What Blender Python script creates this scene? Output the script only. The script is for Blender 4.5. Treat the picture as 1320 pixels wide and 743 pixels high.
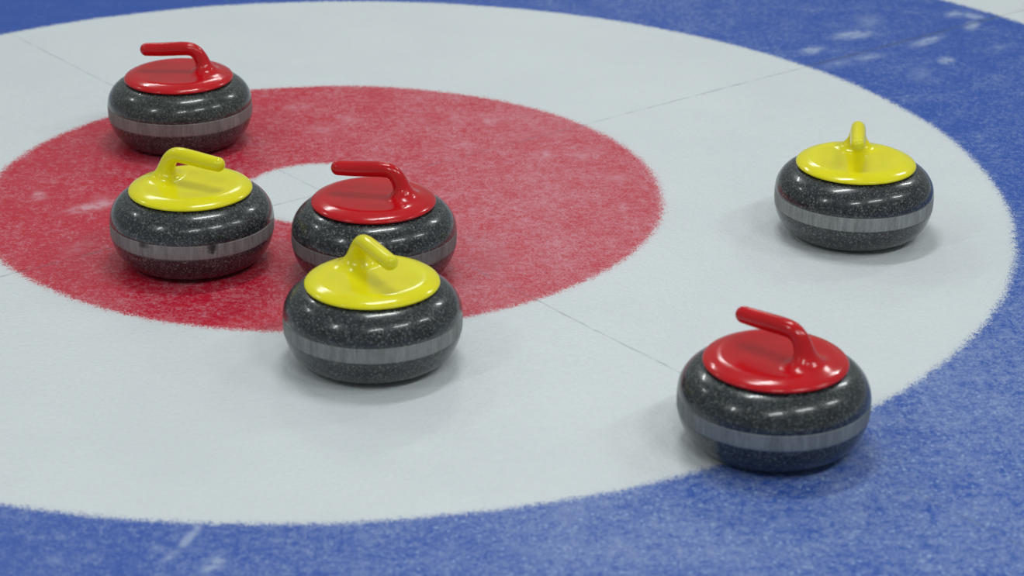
import bpy, math
import numpy as np
from mathutils import Matrix, Vector

for o in list(bpy.data.objects):
    bpy.data.objects.remove(o)
scn = bpy.context.scene
C = scn.collection

# ------------------------------------------------------------------ camera
cam_data = bpy.data.cameras.new('camera')
cam = bpy.data.objects.new('camera', cam_data)
C.objects.link(cam)
fwd = Vector((0.07953404, 0.91510991, -0.39528242))
rgt = Vector((0.99646237, -0.08378658, 0.00652381))
upv = Vector((0.02714936, 0.39440292, 0.91853647))
M = Matrix.Identity(4)
for i in range(3):
    M[i][0], M[i][1], M[i][2] = rgt[i], upv[i], -fwd[i]
M.translation = Vector((0.0, -3.92285, 1.497426))
cam.matrix_world = M
cam_data.sensor_width = 36.0
cam_data.lens = 2997.78 / 1320 * 36.0
cam_data.dof.use_dof = True
cam_data.dof.focus_distance = 3.92
cam_data.dof.aperture_fstop = 4.5
scn.camera = cam

# ------------------------------------------------------------------ light
world = bpy.data.worlds.new('hall')
scn.world = world
world.use_nodes = True
wb = world.node_tree.nodes['Background']
wb.inputs['Color'].default_value = (0.90, 1.0, 1.0, 1)
wb.inputs['Strength'].default_value = 0.26

SHEET_ANGLE = math.radians(33.5)          # the centre line's direction on the ice
H_LAMP = 4.0
LAMPS = [(0.62, 0.15, 44), (-2.2, 4.1, 18), (0.9, 4.4, 44), (5.3, 0.2, 44), (-4.5, -0.3, 40),
         (-2.1, -3.5, 40), (0.4, -3.7, 40), (3.2, -3.5, 40), (3.9, 4.3, 40)]
for a, b, p in LAMPS:
    ld = bpy.data.lights.new('ceiling_tube', 'AREA')
    ld.shape = 'RECTANGLE'
    ld.size, ld.size_y = (1.4 if p > 20 else 0.6), 0.22
    ld.energy = p
    ld.color = (0.95, 1.0, 0.98)
    lo = bpy.data.objects.new('ceiling_tube', ld)
    C.objects.link(lo)
    ca, sa = math.cos(SHEET_ANGLE), math.sin(SHEET_ANGLE)
    lo.location = (a * ca - b * sa, a * sa + b * ca, H_LAMP)
    lo.rotation_euler = (0, 0, SHEET_ANGLE)

vs = scn.view_settings
vs.view_transform = 'Standard'
vs.look = 'None'
vs.gamma = 1
vs.use_curve_mapping = False
vs.exposure = 0.0


# ------------------------------------------------------------------ node helpers
class NT:
    def __init__(self, name):
        self.m = bpy.data.materials.new(name)
        self.m.use_nodes = True
        self.t = self.m.node_tree
        self.t.nodes.clear()
        self.out = self.t.nodes.new('ShaderNodeOutputMaterial')
        self.bsdf = self.t.nodes.new('ShaderNodeBsdfPrincipled')
        self.t.links.new(self.bsdf.outputs[0], self.out.inputs[0])

    def put(self, sock, v):
        if isinstance(v, bpy.types.NodeSocket):
            self.t.links.new(v, sock)
        elif isinstance(v, (tuple, list)) and len(v) == 3 and sock.type == 'RGBA':
            sock.default_value = (*v, 1)
        else:
            sock.default_value = v

    def math(self, op, a, b=None, c=None, clamp=False):
        n = self.t.nodes.new('ShaderNodeMath')
        n.operation = op
        n.use_clamp = clamp
        for i, v in enumerate((a, b, c)):
            if v is not None:
                self.put(n.inputs[i], v)
        return n.outputs[0]

    def vmath(self, op, a, b=None):
        n = self.t.nodes.new('ShaderNodeVectorMath')
        n.operation = op
        self.put(n.inputs[0], a)
        if b is not None:
            self.put(n.inputs[1], b)
        return n.outputs['Value'] if op in ('LENGTH', 'DOT_PRODUCT') else n.outputs[0]

    def noise(self, vec, scale, detail=2, rough=0.5):
        n = self.t.nodes.new('ShaderNodeTexNoise')
        self.put(n.inputs['Vector'], vec)
        n.inputs['Scale'].default_value = scale
        n.inputs['Detail'].default_value = detail
        n.inputs['Roughness'].default_value = rough
        return n.outputs['Fac']

    def voronoi(self, vec, scale, out='Distance'):
        n = self.t.nodes.new('ShaderNodeTexVoronoi')
        self.put(n.inputs['Vector'], vec)
        n.inputs['Scale'].default_value = scale
        return n.outputs[out]

    def ramp(self, v, a, b, c=0.0, d=1.0, smooth=True):
        n = self.t.nodes.new('ShaderNodeMapRange')
        n.interpolation_type = 'SMOOTHSTEP' if smooth else 'LINEAR'
        self.put(n.inputs['Value'], v)
        for k, x in zip(('From Min', 'From Max', 'To Min', 'To Max'), (a, b, c, d)):
            self.put(n.inputs[k], x)
        return n.outputs[0]

    def mix(self, f, a, b):
        n = self.t.nodes.new('ShaderNodeMix')
        n.data_type = 'RGBA'
        self.put(n.inputs[0], f)
        self.put(n.inputs[6], a)
        self.put(n.inputs[7], b)
        return n.outputs[2]

    def mapping(self, vec, loc=(0, 0, 0), rot=(0, 0, 0), scale=(1, 1, 1), kind='POINT'):
        n = self.t.nodes.new('ShaderNodeMapping')
        n.vector_type = kind
        self.put(n.inputs['Vector'], vec)
        n.inputs['Location'].default_value = loc
        n.inputs['Rotation'].default_value = rot
        n.inputs['Scale'].default_value = scale
        return n.outputs[0]

    def coord(self):
        return self.t.nodes.new('ShaderNodeTexCoord').outputs['Object']

    def sep(self, v):
        n = self.t.nodes.new('ShaderNodeSeparateXYZ')
        self.put(n.inputs[0], v)
        return n.outputs

    def bump(self, h, strength, dist):
        n = self.t.nodes.new('ShaderNodeBump')
        n.inputs['Strength'].default_value = strength
        n.inputs['Distance'].default_value = dist
        self.put(n.inputs['Height'], h)
        self.put(self.bsdf.inputs['Normal'], n.outputs[0])

    def set(self, **k):
        names = dict(color='Base Color', rough='Roughness', spec='Specular IOR Level', coat='Coat Weight',
                     coat_rough='Coat Roughness', ior='IOR', sss='Subsurface Weight')
        for a, v in k.items():
            self.put(self.bsdf.inputs[names[a]], v)


# worn, scraped spots on the painted ice: x, y, half length, half width, direction, strength
WEAR = [(1.164,0.890,0.043,0.025,-2.68,0.75),(1.049,0.784,0.030,0.016,-2.36,0.80),(1.314,0.834,0.046,0.015,-2.42,0.70),(1.430,1.033,0.029,0.018,-2.31,0.60),(1.466,1.013,0.024,0.016,2.09,0.80),(1.443,0.942,0.032,0.014,1.13,0.70),(1.320,0.696,0.022,0.014,1.17,0.80),(1.220,0.986,0.055,0.024,1.26,0.35),(1.163,0.733,0.037,0.018,-2.60,0.50),(1.086,0.689,0.035,0.016,-2.49,0.40),(1.242,0.611,0.047,0.022,1.28,0.30),(1.457,0.780,0.018,0.013,1.03,0.35),(-0.407,-0.040,0.044,0.017,-2.57,0.75),(-0.508,0.020,0.020,0.011,1.75,0.60),(-0.558,0.234,0.026,0.013,1.73,0.25),(-0.393,-0.019,0.031,0.019,1.63,0.30),(0.271,0.240,0.017,0.015,1.51,0.50),(0.266,0.393,0.046,0.021,1.51,0.40),(0.328,0.371,0.032,0.018,1.49,0.50),(0.370,0.277,0.037,0.035,-3.04,0.30),(0.413,0.174,0.022,0.017,1.11,0.65),(0.489,0.157,0.027,0.025,-2.77,0.50),(0.453,0.281,0.031,0.023,-2.40,0.35),(0.536,0.045,0.024,0.023,1.09,0.45),(0.528,-0.107,0.024,0.017,1.13,0.50),(0.464,0.390,0.048,0.026,1.81,0.30),(-0.056,0.480,0.017,0.011,-2.18,0.50),(-0.000,0.337,0.032,0.030,1.98,0.35),(0.053,0.393,0.023,0.015,1.59,0.45),(0.189,0.384,0.028,0.018,1.54,0.30),(0.287,-0.318,0.041,0.039,1.36,0.25),(0.277,-0.269,0.014,0.013,1.44,0.35),(0.317,-0.189,0.018,0.013,1.47,0.30),(0.388,-0.359,0.027,0.021,1.42,0.25),(-0.309,0.155,0.045,0.039,2.51,0.20),(-0.188,-1.250,0.022,0.006,-1.93,0.70),(-0.209,-1.291,0.016,0.007,-2.08,0.50),(-0.153,-1.318,0.023,0.010,-2.02,0.65),(-0.177,-1.220,0.017,0.006,-1.72,0.50),(-0.224,-1.273,0.009,0.008,2.31,0.40),(-0.356,-1.292,0.012,0.010,2.77,0.30),(0.041,-1.256,0.014,0.010,1.59,0.20),(0.305,-1.212,0.019,0.011,-1.96,0.30),(0.594,-1.259,0.026,0.021,-3.00,0.25),(0.775,-0.967,0.026,0.021,0.96,0.25),(0.249,-1.312,0.025,0.016,3.08,0.20),(-0.417,-0.235,0.034,0.016,-2.15,0.25),(0.281,-0.391,0.043,0.016,1.92,0.20),]


def ice_material():
    n = NT('pebbled ice with painted rings')
    co = n.coord()
    flat = n.vmath('MULTIPLY', co, (1, 1, 0))
    r = n.vmath('LENGTH', flat)
    # frayed ring edges
    e1 = n.math('SUBTRACT', n.noise(co, 6, 2), 0.5)
    e2 = n.math('SUBTRACT', n.noise(co, 95, 3, 0.7), 0.5)
    e3 = n.math('SUBTRACT', n.noise(co, 330, 2, 0.7), 0.5)
    rw = n.math('ADD', r, n.math('MULTIPLY', e1, 0.012))
    rd = n.math('ADD', rw, n.math('ADD', n.math('MULTIPLY', e2, 0.03), n.math('MULTIPLY', e3, 0.05)))

    def band(rr, r0, r1, w):
        a = n.ramp(rr, r0 - w, r0 + w)
        b = n.ramp(rr, r1 - w, r1 + w, 1.0, 0.0)
        return n.math('MULTIPLY', a, b)
    red = band(rd, 0.152, 0.608, 0.006)
    blue = band(rd, 1.2205, 1.829, 0.006)
    redhalo = band(rw, 0.150, 0.612, 0.028)
    bluehalo = band(rw, 1.219, 1.829, 0.02)

    # frost lying in the paint, at several sizes
    g1 = n.noise(co, 230, 3, 0.8)
    g2 = n.noise(co, 75, 3, 0.65)
    g3 = n.noise(co, 14, 3, 0.6)
    gx = n.noise(co, 4.0, 2, 0.5)
    frost = n.math('ADD', n.math('MULTIPLY', g1, 1.5), n.math('ADD', n.math('MULTIPLY', g2, 0.95), n.math('MULTIPLY', g3, 0.5)))
    frost = n.math('ADD', frost, n.math('MULTIPLY', gx, 0.2))
    frost = n.math('ADD', frost, n.ramp(n.sep(flat)[0], -0.5, 0.5, -0.18, 0.0))
    frost_r = n.ramp(frost, 1.36, 1.95, 0.0, 1.0, smooth=False)
    fy = n.math('ADD', frost, n.ramp(n.sep(flat)[1], -0.9, 0.2, 0.05, -0.14))
    frost_b = n.ramp(fy, 1.38, 1.98, 0.0, 0.9, smooth=False)
    # scraped spots
    worn = None
    for x, y, a, b, t, s in WEAR:
        v = n.mapping(flat, (x, y, 0), (0, 0, t), (a * 2.0, b * 2.0, 1), 'TEXTURE')
        f = n.ramp(n.vmath('LENGTH', v), 0.0, 1.0, s, 0.0)
        worn = f if worn is None else n.math('MAXIMUM', worn, f)
    wn = n.ramp(n.math('ADD', n.math('MULTIPLY', g2, 0.5), n.math('MULTIPLY', n.noise(co, 45, 3, 0.7), 0.5)), 0.36, 0.58, 0.35, 1.7)
    worn = n.math('MULTIPLY', worn, wn, clamp=True)
    fr = n.math('MAXIMUM', frost_r, worn)
    fb = n.math('MAXIMUM', frost_b, n.math('MULTIPLY', worn, n.ramp(n.sep(flat)[1], -1.1, 0.5, 1.3, 1.0)))

    ice0 = n.mix(n.ramp(n.noise(co, 3.0, 4, 0.6), 0.3, 0.7), (0.69, 0.722, 0.752), (0.73, 0.762, 0.79))
    ice = n.mix(n.ramp(n.noise(co, 160, 3, 0.7), 0.35, 0.68, 0.0, 0.35), ice0, (0.62, 0.655, 0.68))
    redc = n.mix(fr, (0.54, 0.010, 0.035), (0.66, 0.30, 0.36))
    fb = n.math("MINIMUM", fb, 0.9)
    bluec = n.mix(fb, (0.020, 0.083, 0.41), (0.32, 0.40, 0.62))
    col = n.mix(n.math('MULTIPLY', redhalo, 0.10), ice, (0.70, 0.12, 0.16))
    col = n.mix(n.math('MULTIPLY', bluehalo, 0.10), col, (0.10, 0.2, 0.6))
    col = n.mix(red, col, redc)
    col = n.mix(blue, col, bluec)
    # light glinting on pebble tops, painted into the colour as pale dots
    glint = n.ramp(n.voronoi(co, 110), 0.12, 0.38, 1.0, 0.0)
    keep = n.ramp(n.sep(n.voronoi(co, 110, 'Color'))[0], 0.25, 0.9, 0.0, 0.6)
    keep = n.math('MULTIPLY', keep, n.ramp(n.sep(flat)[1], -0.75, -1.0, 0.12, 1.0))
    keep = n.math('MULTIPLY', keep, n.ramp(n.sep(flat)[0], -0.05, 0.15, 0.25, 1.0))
    col = n.mix(n.math('MULTIPLY', n.math('MULTIPLY', glint, keep), blue), col, (0.40, 0.56, 0.80))

    # two strings frozen under the surface, crossing at the centre
    wob = n.math('MULTIPLY', n.math('SUBTRACT', n.noise(co, 9, 4, 0.65), 0.5), 0.012)
    rot = n.sep(n.mapping(flat, rot=(0, 0, -SHEET_ANGLE)))
    for ax, amt in ((1, 0.34), (0, 0.26)):
        d = n.math('ABSOLUTE', n.math('ADD', rot[ax], wob))
        l = n.ramp(d, 0.0, 0.0036, 1.0, 0.0)
        l = n.math('MULTIPLY', l, n.ramp(n.noise(co, 22, 4, 0.7), 0.35, 0.68, 0.08, amt * 1.8))
        col = n.mix(n.math('MINIMUM', l, 1.0), col, (0.12, 0.14, 0.17))
    soot = n.ramp(n.math('ABSOLUTE', n.math('ADD', rot[1], wob)), 0.0, 0.010, 0.45, 0.0)
    soot = n.math('MULTIPLY', n.math('MULTIPLY', soot, blue), n.ramp(n.noise(co, 14, 3), 0.3, 0.6, 0.3, 1.0))
    col = n.mix(soot, col, (0.06, 0.07, 0.12))
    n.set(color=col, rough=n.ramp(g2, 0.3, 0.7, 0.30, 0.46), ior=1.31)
    peb = n.ramp(n.voronoi(co, 120), 0.0, 0.6, 1.0, 0.0)
    h = n.math('ADD', n.math('MULTIPLY', peb, 0.7), n.math('MULTIPLY', n.noise(co, 420, 2), 0.5))
    n.bump(h, 0.5, 0.0012)
    return n.m


def granite_material(name, seed, speck, contrast, tint):
    n = NT(name)
    co = n.mapping(n.coord(), loc=(seed * 1.37, seed * 0.71, seed * 2.3))
    a = n.noise(co, 300, 3, 0.75)
    b = n.voronoi(co, 420, 'Color')
    bv = n.sep(b)[0]
    c = n.noise(co, 26, 4, 0.65)
    d = n.noise(co, 120, 3, 0.7)
    base = n.mix(n.ramp(d, 0.35, 0.65), tuple(0.5 * t for t in tint), tuple(1.2 * t for t in tint))
    base = n.mix(n.ramp(c, 0.42, 0.62, 0.0, contrast), base, (0.007, 0.008, 0.011))
    thr = n.math('ADD', a, n.math('MULTIPLY', bv, 0.22))
    col = n.mix(n.ramp(thr, 0.62, 0.86, 0.0, speck), base, (0.22, 0.24, 0.22))
    col = n.mix(n.ramp(n.voronoi(co, 200), 0.0, 0.12, 0.4 * speck, 0.0), col, (0.36, 0.38, 0.34))
    n.set(color=col, rough=0.26, ior=1.5, coat=0.4, coat_rough=0.08, spec=0.4)
    return n.m


def band_material(name, seed, tint, drips=()):
    n = NT(name)
    co0 = n.coord()
    co = n.mapping(co0, loc=(seed, seed * 0.7, seed * 1.9))
    st = n.noise(n.mapping(co0, loc=(seed, seed, seed), scale=(1, 1, 0.12)), 160, 3, 0.75)
    sp = n.noise(co, 480, 2, 0.7)
    wide = n.noise(n.mapping(co0, loc=(seed, 0, 0), scale=(1, 1, 0.1)), 22, 2)
    f = n.math('ADD', n.math('MULTIPLY', st, 0.6), n.math('ADD', n.math('MULTIPLY', sp, 0.35), n.math('MULTIPLY', wide, 0.3)))
    col = n.mix(n.ramp(f, 0.42, 0.82, 0.0, 1.0, smooth=False), tuple(0.5 * t for t in tint), tuple(1.5 * t for t in tint))
    col = n.mix(n.ramp(n.voronoi(co, 300), 0.0, 0.16, 0.5, 0.0), col, (0.05, 0.05, 0.05))
    s = n.sep(co0)
    ang = n.math('ARCTAN2', s[1], s[0])
    for t, z0, amt, w in drips:
        da = n.math('ABSOLUTE', n.math('ADD', n.math('SUBTRACT', ang, t), n.math('MULTIPLY', n.math('SUBTRACT', n.noise(co, 160, 3), 0.5), 0.12)))
        zz = n.math('ADD', s[2], n.math('MULTIPLY', n.math('SUBTRACT', n.noise(co, 140, 3), 0.5), 0.022))
        k = n.math('MULTIPLY', n.ramp(da, 0.0, w, amt, 0.0), n.ramp(zz, z0 - 0.002, z0 + 0.005))
        col = n.mix(k, col, (0.02, 0.021, 0.024))
    n.set(color=col, rough=0.6, ior=1.45)
    n.bump(sp, 0.35, 0.0006)
    return n.m


def plastic_material(name, col, col2):
    n = NT(name)
    co = n.coord()
    c = n.mix(n.ramp(n.noise(co, 18, 3), 0.35, 0.7), col, col2)
    n.set(color=c, rough=n.ramp(n.noise(co, 40, 3), 0.3, 0.7, 0.14, 0.19), ior=1.5, coat=0.0)
    return n.m


# ------------------------------------------------------------------ floor
me = bpy.data.meshes.new('floor')
bb = 15.0
me.from_pydata([(-bb, -bb, 0), (bb, -bb, 0), (bb, bb, 0), (-bb, bb, 0),
                (-bb, -bb, -.1), (bb, -bb, -.1), (bb, bb, -.1), (-bb, bb, -.1)], [],
               [(0, 1, 2, 3), (7, 6, 5, 4), (0, 4, 5, 1), (1, 5, 6, 2), (2, 6, 7, 3), (3, 7, 4, 0)])
floor = bpy.data.objects.new('floor', me)
C.objects.link(floor)
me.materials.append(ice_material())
floor['kind'] = 'structure'
floor['label'] = 'pebbled white ice sheet painted with red and blue target rings'

# ------------------------------------------------------------------ curling stone shapes
R, Z1, Z2 = 0.1354, 0.0522, 0.0775      # greatest radius, striking band from Z1 to Z2
RD, ZD = 0.102, 0.1265                  # rim of the handle plate


def lathe(name, prof, mat, seg=160, close_top=False, close_bottom=False):
    vs_, fs = [], []
    for r, z in prof:
        for k in range(seg):
            t = 2 * math.pi * k / seg
            vs_.append((r * math.cos(t), r * math.sin(t), z))
    for i in range(len(prof) - 1):
        for k in range(seg):
            k2 = (k + 1) % seg
            fs.append((i * seg + k, i * seg + k2, (i + 1) * seg + k2, (i + 1) * seg + k))
    if close_bottom:
        fs.append(tuple(reversed(range(seg))))
    if close_top:
        b0 = (len(prof) - 1) * seg
        fs.append(tuple(b0 + k for k in range(seg)))
    m = bpy.data.meshes.new(name)
    m.from_pydata(vs_, [], fs)
    for p in m.polygons:
        p.use_smooth = len(p.vertices) == 4
    m.materials.append(mat)
    return m


def hull(k):
    a = math.pi / 2 * k
    return (0.080 + (R - 0.080) * math.cos(a) ** 0.95, 0.064 * (1 - math.sin(a) ** 0.95))


def hull_radius(z):
    if z >= 0.064:
        return R
    s_ = (1 - z / 0.064) ** (1 / 0.95)
    return 0.080 + (R - 0.080) * math.sqrt(max(0, 1 - s_ * s_)) ** 0.95


def body_profile():
    pts = [(0.056, 0.006), (0.060, 0.003), (0.064, 0.0), (0.080, 0.0)]
    for k in range(1, 40):
        p = hull(1 - k / 40)
        if p[1] < Z1 - 0.0005:
            pts.append(p)
    pts += [(hull_radius(Z1), Z1), (hull_radius(Z1) - 0.0003, Z1 + 0.001), (R - 0.0008, 0.065), (R - 0.0006, Z2 - 0.001)]
    for k in range(0, 25):
        a = math.pi / 2 * k / 24
        pts.append((R - 0.0504 + 0.0504 * math.cos(a), Z2 + 0.046 * math.sin(a)))
    pts.append((0.060, 0.1236))
    return pts


def band_profile():
    pts = [(hull_radius(Z1) - 0.0012, Z1 + 0.0002)]
    for k in range(13):
        t = k / 12
        z = Z1 + 0.0006 + (Z2 - Z1 - 0.0012) * t
        pts.append((hull_radius(z) + 0.0003, z))
    pts.append((R - 0.0012, Z2 - 0.0002))
    return pts


# --- handle: signed distance field of plate + gooseneck, surfaced once and split into plate and grip
def catmull(P, n):
    P = np.array(P)
    P = np.vstack([2 * P[0] - P[1], P, 2 * P[-1] - P[-2]])
    o = []
    for i in range(1, len(P) - 2):
        for k in range(n):
            t = k / n
            o.append(0.5 * (2 * P[i] + (P[i + 1] - P[i - 1]) * t + (2 * P[i - 1] - 5 * P[i] + 4 * P[i + 1] - P[i + 2]) * t * t
                            + (3 * P[i] - P[i - 1] - 3 * P[i + 1] + P[i + 2]) * t ** 3))
    o.append(P[-2])
    return np.array(o)


def plate_profile():
    pts = [(0.0, 0.1238), (0.0995, 0.1238), (0.1012, 0.1243), (0.1020, 0.1254), (0.1021, 0.1266)]
    K = [(0.1021, 0.1264), (0.1012, 0.1284), (0.0985, 0.1306), (0.0946, 0.1327), (0.0900, 0.1345), (0.0850, 0.1361),
         (0.0800, 0.1371), (0.0740, 0.1374), (0.0640, 0.1372), (0.0500, 0.1369), (0.0300, 0.1368), (0.0, 0.1368)]
    pts += [tuple(p) for p in catmull(K, 6)[1:-1]] + [(0.0, 0.1368)]
    return np.array(pts)


def profile_field():
    P = plate_profile()
    mir = P[::-1].copy()
    mir[:, 0] *= -1
    poly = np.vstack([P, mir[1:-1]])
    rs = np.arange(0, 0.125, 0.0005)
    zs = np.arange(0.108, 0.204, 0.0005)
    X, Y = np.meshgrid(rs, zs, indexing='ij')
    dmin = np.full(X.shape, 9.0)
    ins = np.zeros(X.shape, bool)
    n = len(poly)
    for i in range(n):
        a, b = poly[i], poly[(i + 1) % n]
        d = b - a
        L = d @ d
        if L < 1e-14:
            continue
        t = np.clip(((X - a[0]) * d[0] + (Y - a[1]) * d[1]) / L, 0, 1)
        dmin = np.minimum(dmin, np.hypot(X - a[0] - t * d[0], Y - a[1] - t * d[1]))
        c = (a[1] > Y) != (b[1] > Y)
        with np.errstate(divide='ignore', invalid='ignore'):
            xi = a[0] + (Y - a[1]) * d[0] / (d[1] if abs(d[1]) > 1e-12 else 1e-12)
        ins ^= c & (X < xi)
    return rs, zs, np.where(ins, -dmin, dmin)


RS, ZS, PF = profile_field()


def plate_sdf(x, y, z):
    r = np.clip(np.hypot(x, y), 0, RS[-2]) / 0.0005
    q = np.clip((z - ZS[0]) / 0.0005, 0, len(ZS) - 2.001)
    i, j = np.minimum(r.astype(int), len(RS) - 2), q.astype(int)
    u, v = r - i, q - j
    return (PF[i, j] * (1 - u) * (1 - v) + PF[i + 1, j] * u * (1 - v) + PF[i, j + 1] * (1 - u) * v + PF[i + 1, j + 1] * u * v)


# centreline of the gooseneck in the x-z plane: x, z, half width across, half thickness
NECK = [(0.0580, 0.1790, 0.0122, 0.0122), (0.030, 0.1797, 0.0129, 0.0128), (0.000, 0.1812, 0.0131, 0.0130),
        (-0.017, 0.1815, 0.0128, 0.0128), (-0.0285, 0.1795, 0.0124, 0.0124), (-0.0375, 0.1725, 0.0128, 0.0126),
        (-0.0435, 0.1630, 0.0142, 0.0130), (-0.0480, 0.1520, 0.0168, 0.0140), (-0.0510, 0.1400, 0.0205, 0.0160)]


NC = catmull(NECK, 3)


def neck_sdf(x, y, z):
    best = np.full(x.shape, 9.0)
    for a, b in zip(NC[:-1], NC[1:]):
        dx, dz = b[0] - a[0], b[1] - a[1]
        t = np.clip(((x - a[0]) * dx + (z - a[1]) * dz) / (dx * dx + dz * dz), 0, 1)
        w = a[2] + (b[2] - a[2]) * t
        h = a[3] + (b[3] - a[3]) * t
        px = x - a[0] - t * dx
        pz = z - a[1] - t * dz
        yy = y * (h / w)
        best = np.minimum(best, np.sqrt(px * px + pz * pz + yy * yy) - h)
    return best


def smin(a, b, k):
    h = np.clip(0.5 + 0.5 * (b - a) / k, 0, 1)
    return b + (a - b) * h - k * h * (1 - h)


def handle_sdf(x, y, z):
    # the joint spreads widely on the plate, but keeps the free grip clear of it
    k = 0.022 * np.clip((0.005 - x) / 0.035, 0.15, 1)
    return smin(plate_sdf(x, y, z), neck_sdf(x, y, z), k)


def surface_nets(step):
    xs = np.arange(-0.106, 0.1065, step)
    ys = np.arange(-0.106, 0.1065, step)
    zs = np.arange(0.1195, 0.1985, step)
    X, Y, Z = np.meshgrid(xs, ys, zs, indexing='ij')
    F = handle_sdf(X, Y, Z)
    S = F < 0
    nx, ny, nz = S.shape
    cnt = np.zeros((nx - 1, ny - 1, nz - 1), int)
    for a in (0, 1):
        for b in (0, 1):
            for c in (0, 1):
                cnt += S[a:nx - 1 + a, b:ny - 1 + b, c:nz - 1 + c]
    act = (cnt > 0) & (cnt < 8)
    idx = np.full(act.shape, -1)
    idx[act] = np.arange(act.sum())
    I = np.argwhere(act)
    V = np.stack([xs[I[:, 0]], ys[I[:, 1]], zs[I[:, 2]]], 1) + step / 2
    eps = 2e-4

    def grad(V):
        g = []
        for ax in range(3):
            d = np.zeros(3)
            d[ax] = eps
            g.append(handle_sdf(*(V + d).T) - handle_sdf(*(V - d).T))
        g = np.stack(g, 1) / (2 * eps)
        return g
    for it in range(6):
        f = handle_sdf(*V.T)
        g = grad(V)
        L = np.maximum((g * g).sum(1), 0.05)
        mv = -(f / L)[:, None] * g
        ml = np.linalg.norm(mv, axis=1)
        mv *= np.minimum(1, step * 0.7 / np.maximum(ml, 1e-9))[:, None]
        V = V + mv
    eps = 6e-4
    g = grad(V)
    Nn = g / np.maximum(np.linalg.norm(g, axis=1), 1e-9)[:, None]
    Q = []
    for ax in range(3):
        o = [0, 0, 0]
        o[ax] = 1
        s0 = S[:nx - o[0], :ny - o[1], :nz - o[2]]
        s1 = S[o[0]:, o[1]:, o[2]:]
        E = np.argwhere(s0 != s1)
        b, c = [(1, 2), (2, 0), (0, 1)][ax]
        db, dc = np.zeros(3, int), np.zeros(3, int)
        db[b] = 1
        dc[c] = 1
        E = E[(E[:, b] > 0) & (E[:, c] > 0)]
        q = [E - db - dc, E - dc, E, E - db]
        quad = np.stack([idx[tuple(k.T)] for k in q], 1)
        flip = S[tuple(E.T)]
        quad[~flip] = quad[~flip][:, ::-1]
        Q.append(quad)
    return V, Nn, np.vstack(Q)


HV, HN, HQ = surface_nets(0.0012)
cen = HV[HQ].mean(1)
is_grip = (cen[:, 2] > 0.1505) & (cen[:, 0] < 0.09)


def sub_mesh(name, sel, mat):
    q = HQ[sel]
    used, inv = np.unique(q, return_inverse=True)
    q = inv.reshape(q.shape)
    m = bpy.data.meshes.new(name)
    m.from_pydata(HV[used].tolist(), [], q.tolist())
    m.update()
    for p in m.polygons:
        p.use_smooth = True
    m.normals_split_custom_set_from_vertices(HN[used].tolist())
    m.materials.append(mat)
    return m


red_mat = plastic_material('glossy red plastic', (0.60, 0.006, 0.012), (0.52, 0.005, 0.010))
yel_mat = plastic_material('glossy yellow plastic', (0.88, 0.80, 0.008), (0.84, 0.74, 0.008))
HANDLES = {'red': (sub_mesh('red handle plate', ~is_grip, red_mat), sub_mesh('red grip', is_grip, red_mat)),
           'yellow': (sub_mesh('yellow handle plate', ~is_grip, yel_mat), sub_mesh('yellow grip', is_grip, yel_mat))}


def make_stone(colour, loc, ang, gran, band, label):
    root = bpy.data.objects.new('curling_stone', None)
    C.objects.link(root)
    root.empty_display_size = 0.05
    root.location = loc
    root.rotation_euler = (0, 0, ang)
    root['label'] = label
    root['category'] = 'curling stone'
    root['group'] = 'curling stones lying in the rings'

    def child(name, mesh, parent, lab=None):
        o = bpy.data.objects.new(name, mesh)
        C.objects.link(o)
        o.parent = parent
        if lab:
            o['label'] = lab
        return o
    body = child('granite_body', lathe('granite body', body_profile(), gran, close_top=True, close_bottom=True), root,
                 'polished dark speckled granite body')
    child('striking_band', lathe('striking band', band_profile(), band), body, 'rough pale grey band around the widest part')
    pl = child('handle_plate', HANDLES[colour][0], root, 'glossy %s round plate under the grip' % colour)
    child('grip', HANDLES[colour][1], pl, 'glossy %s gooseneck grip' % colour)
    return root


D = math.radians
T = (0.026, 0.030, 0.038)
# colour, place, direction the grip points, granite (speckle, dark patches, tint), band tint, label
STONES = [
    ('red', (-0.2666, 0.3001), 174, (0.75, 0.15, (0.034, 0.040, 0.040)), (0.22, 0.21, 0.205), (),
     'red-handled grey granite curling stone farthest back, at the rear edge of the red ring'),
    ('yellow', (-0.2193, -0.2967), -34, (0.85, 0.2, T), (0.22, 0.215, 0.22), ((-1.29, 0.061, 1.0, 0.085), (-2.14, 0.067, 0.8, 0.11)),
     'yellow-handled granite curling stone wholly on the red ring, dark streaks down its pale band'),
    ('red', (0.0807, -0.3727), 165, (0.85, 0.75, T), (0.17, 0.165, 0.17), (),  # band tint darkened to include shade from the yellow stone in front
     'red-handled granite curling stone beside the white centre spot, partly hidden by a yellow-handled one'),
    ('yellow', (0.0687, -0.7106), -64, (0.8, 0.35, T), (0.22, 0.23, 0.23), (),
     'yellow-handled granite curling stone on white ice just in front of the red ring'),
    ('yellow', (0.9077, -0.2505), -103, (0.8, 0.15, (0.025, 0.028, 0.036)), (0.25, 0.26, 0.26), (),
     'yellow-handled granite curling stone alone on white ice at the right, its grip pointing forward'),
    ('red', (0.6209, -1.0293), 133, (0.7, 0.35, (0.022, 0.028, 0.035)), (0.20, 0.215, 0.225), (),
     'red-handled granite curling stone nearest the front, straddling the edge of the blue ring'),
]
for i, (c, p, a, (sp, co_, ti), bt, dr, lab) in enumerate(STONES):
    drips = [(((t - D(a) + math.pi) % (2 * math.pi)) - math.pi, z, am, w) for t, z, am, w in dr]
    make_stone(c, (p[0], p[1], 0.0), D(a), granite_material('polished granite %d' % i, i * 0.9 + 0.3, sp, co_, ti),
               band_material('pecked granite band %d' % i, i * 0.7 + 0.2, bt, drips), lab)
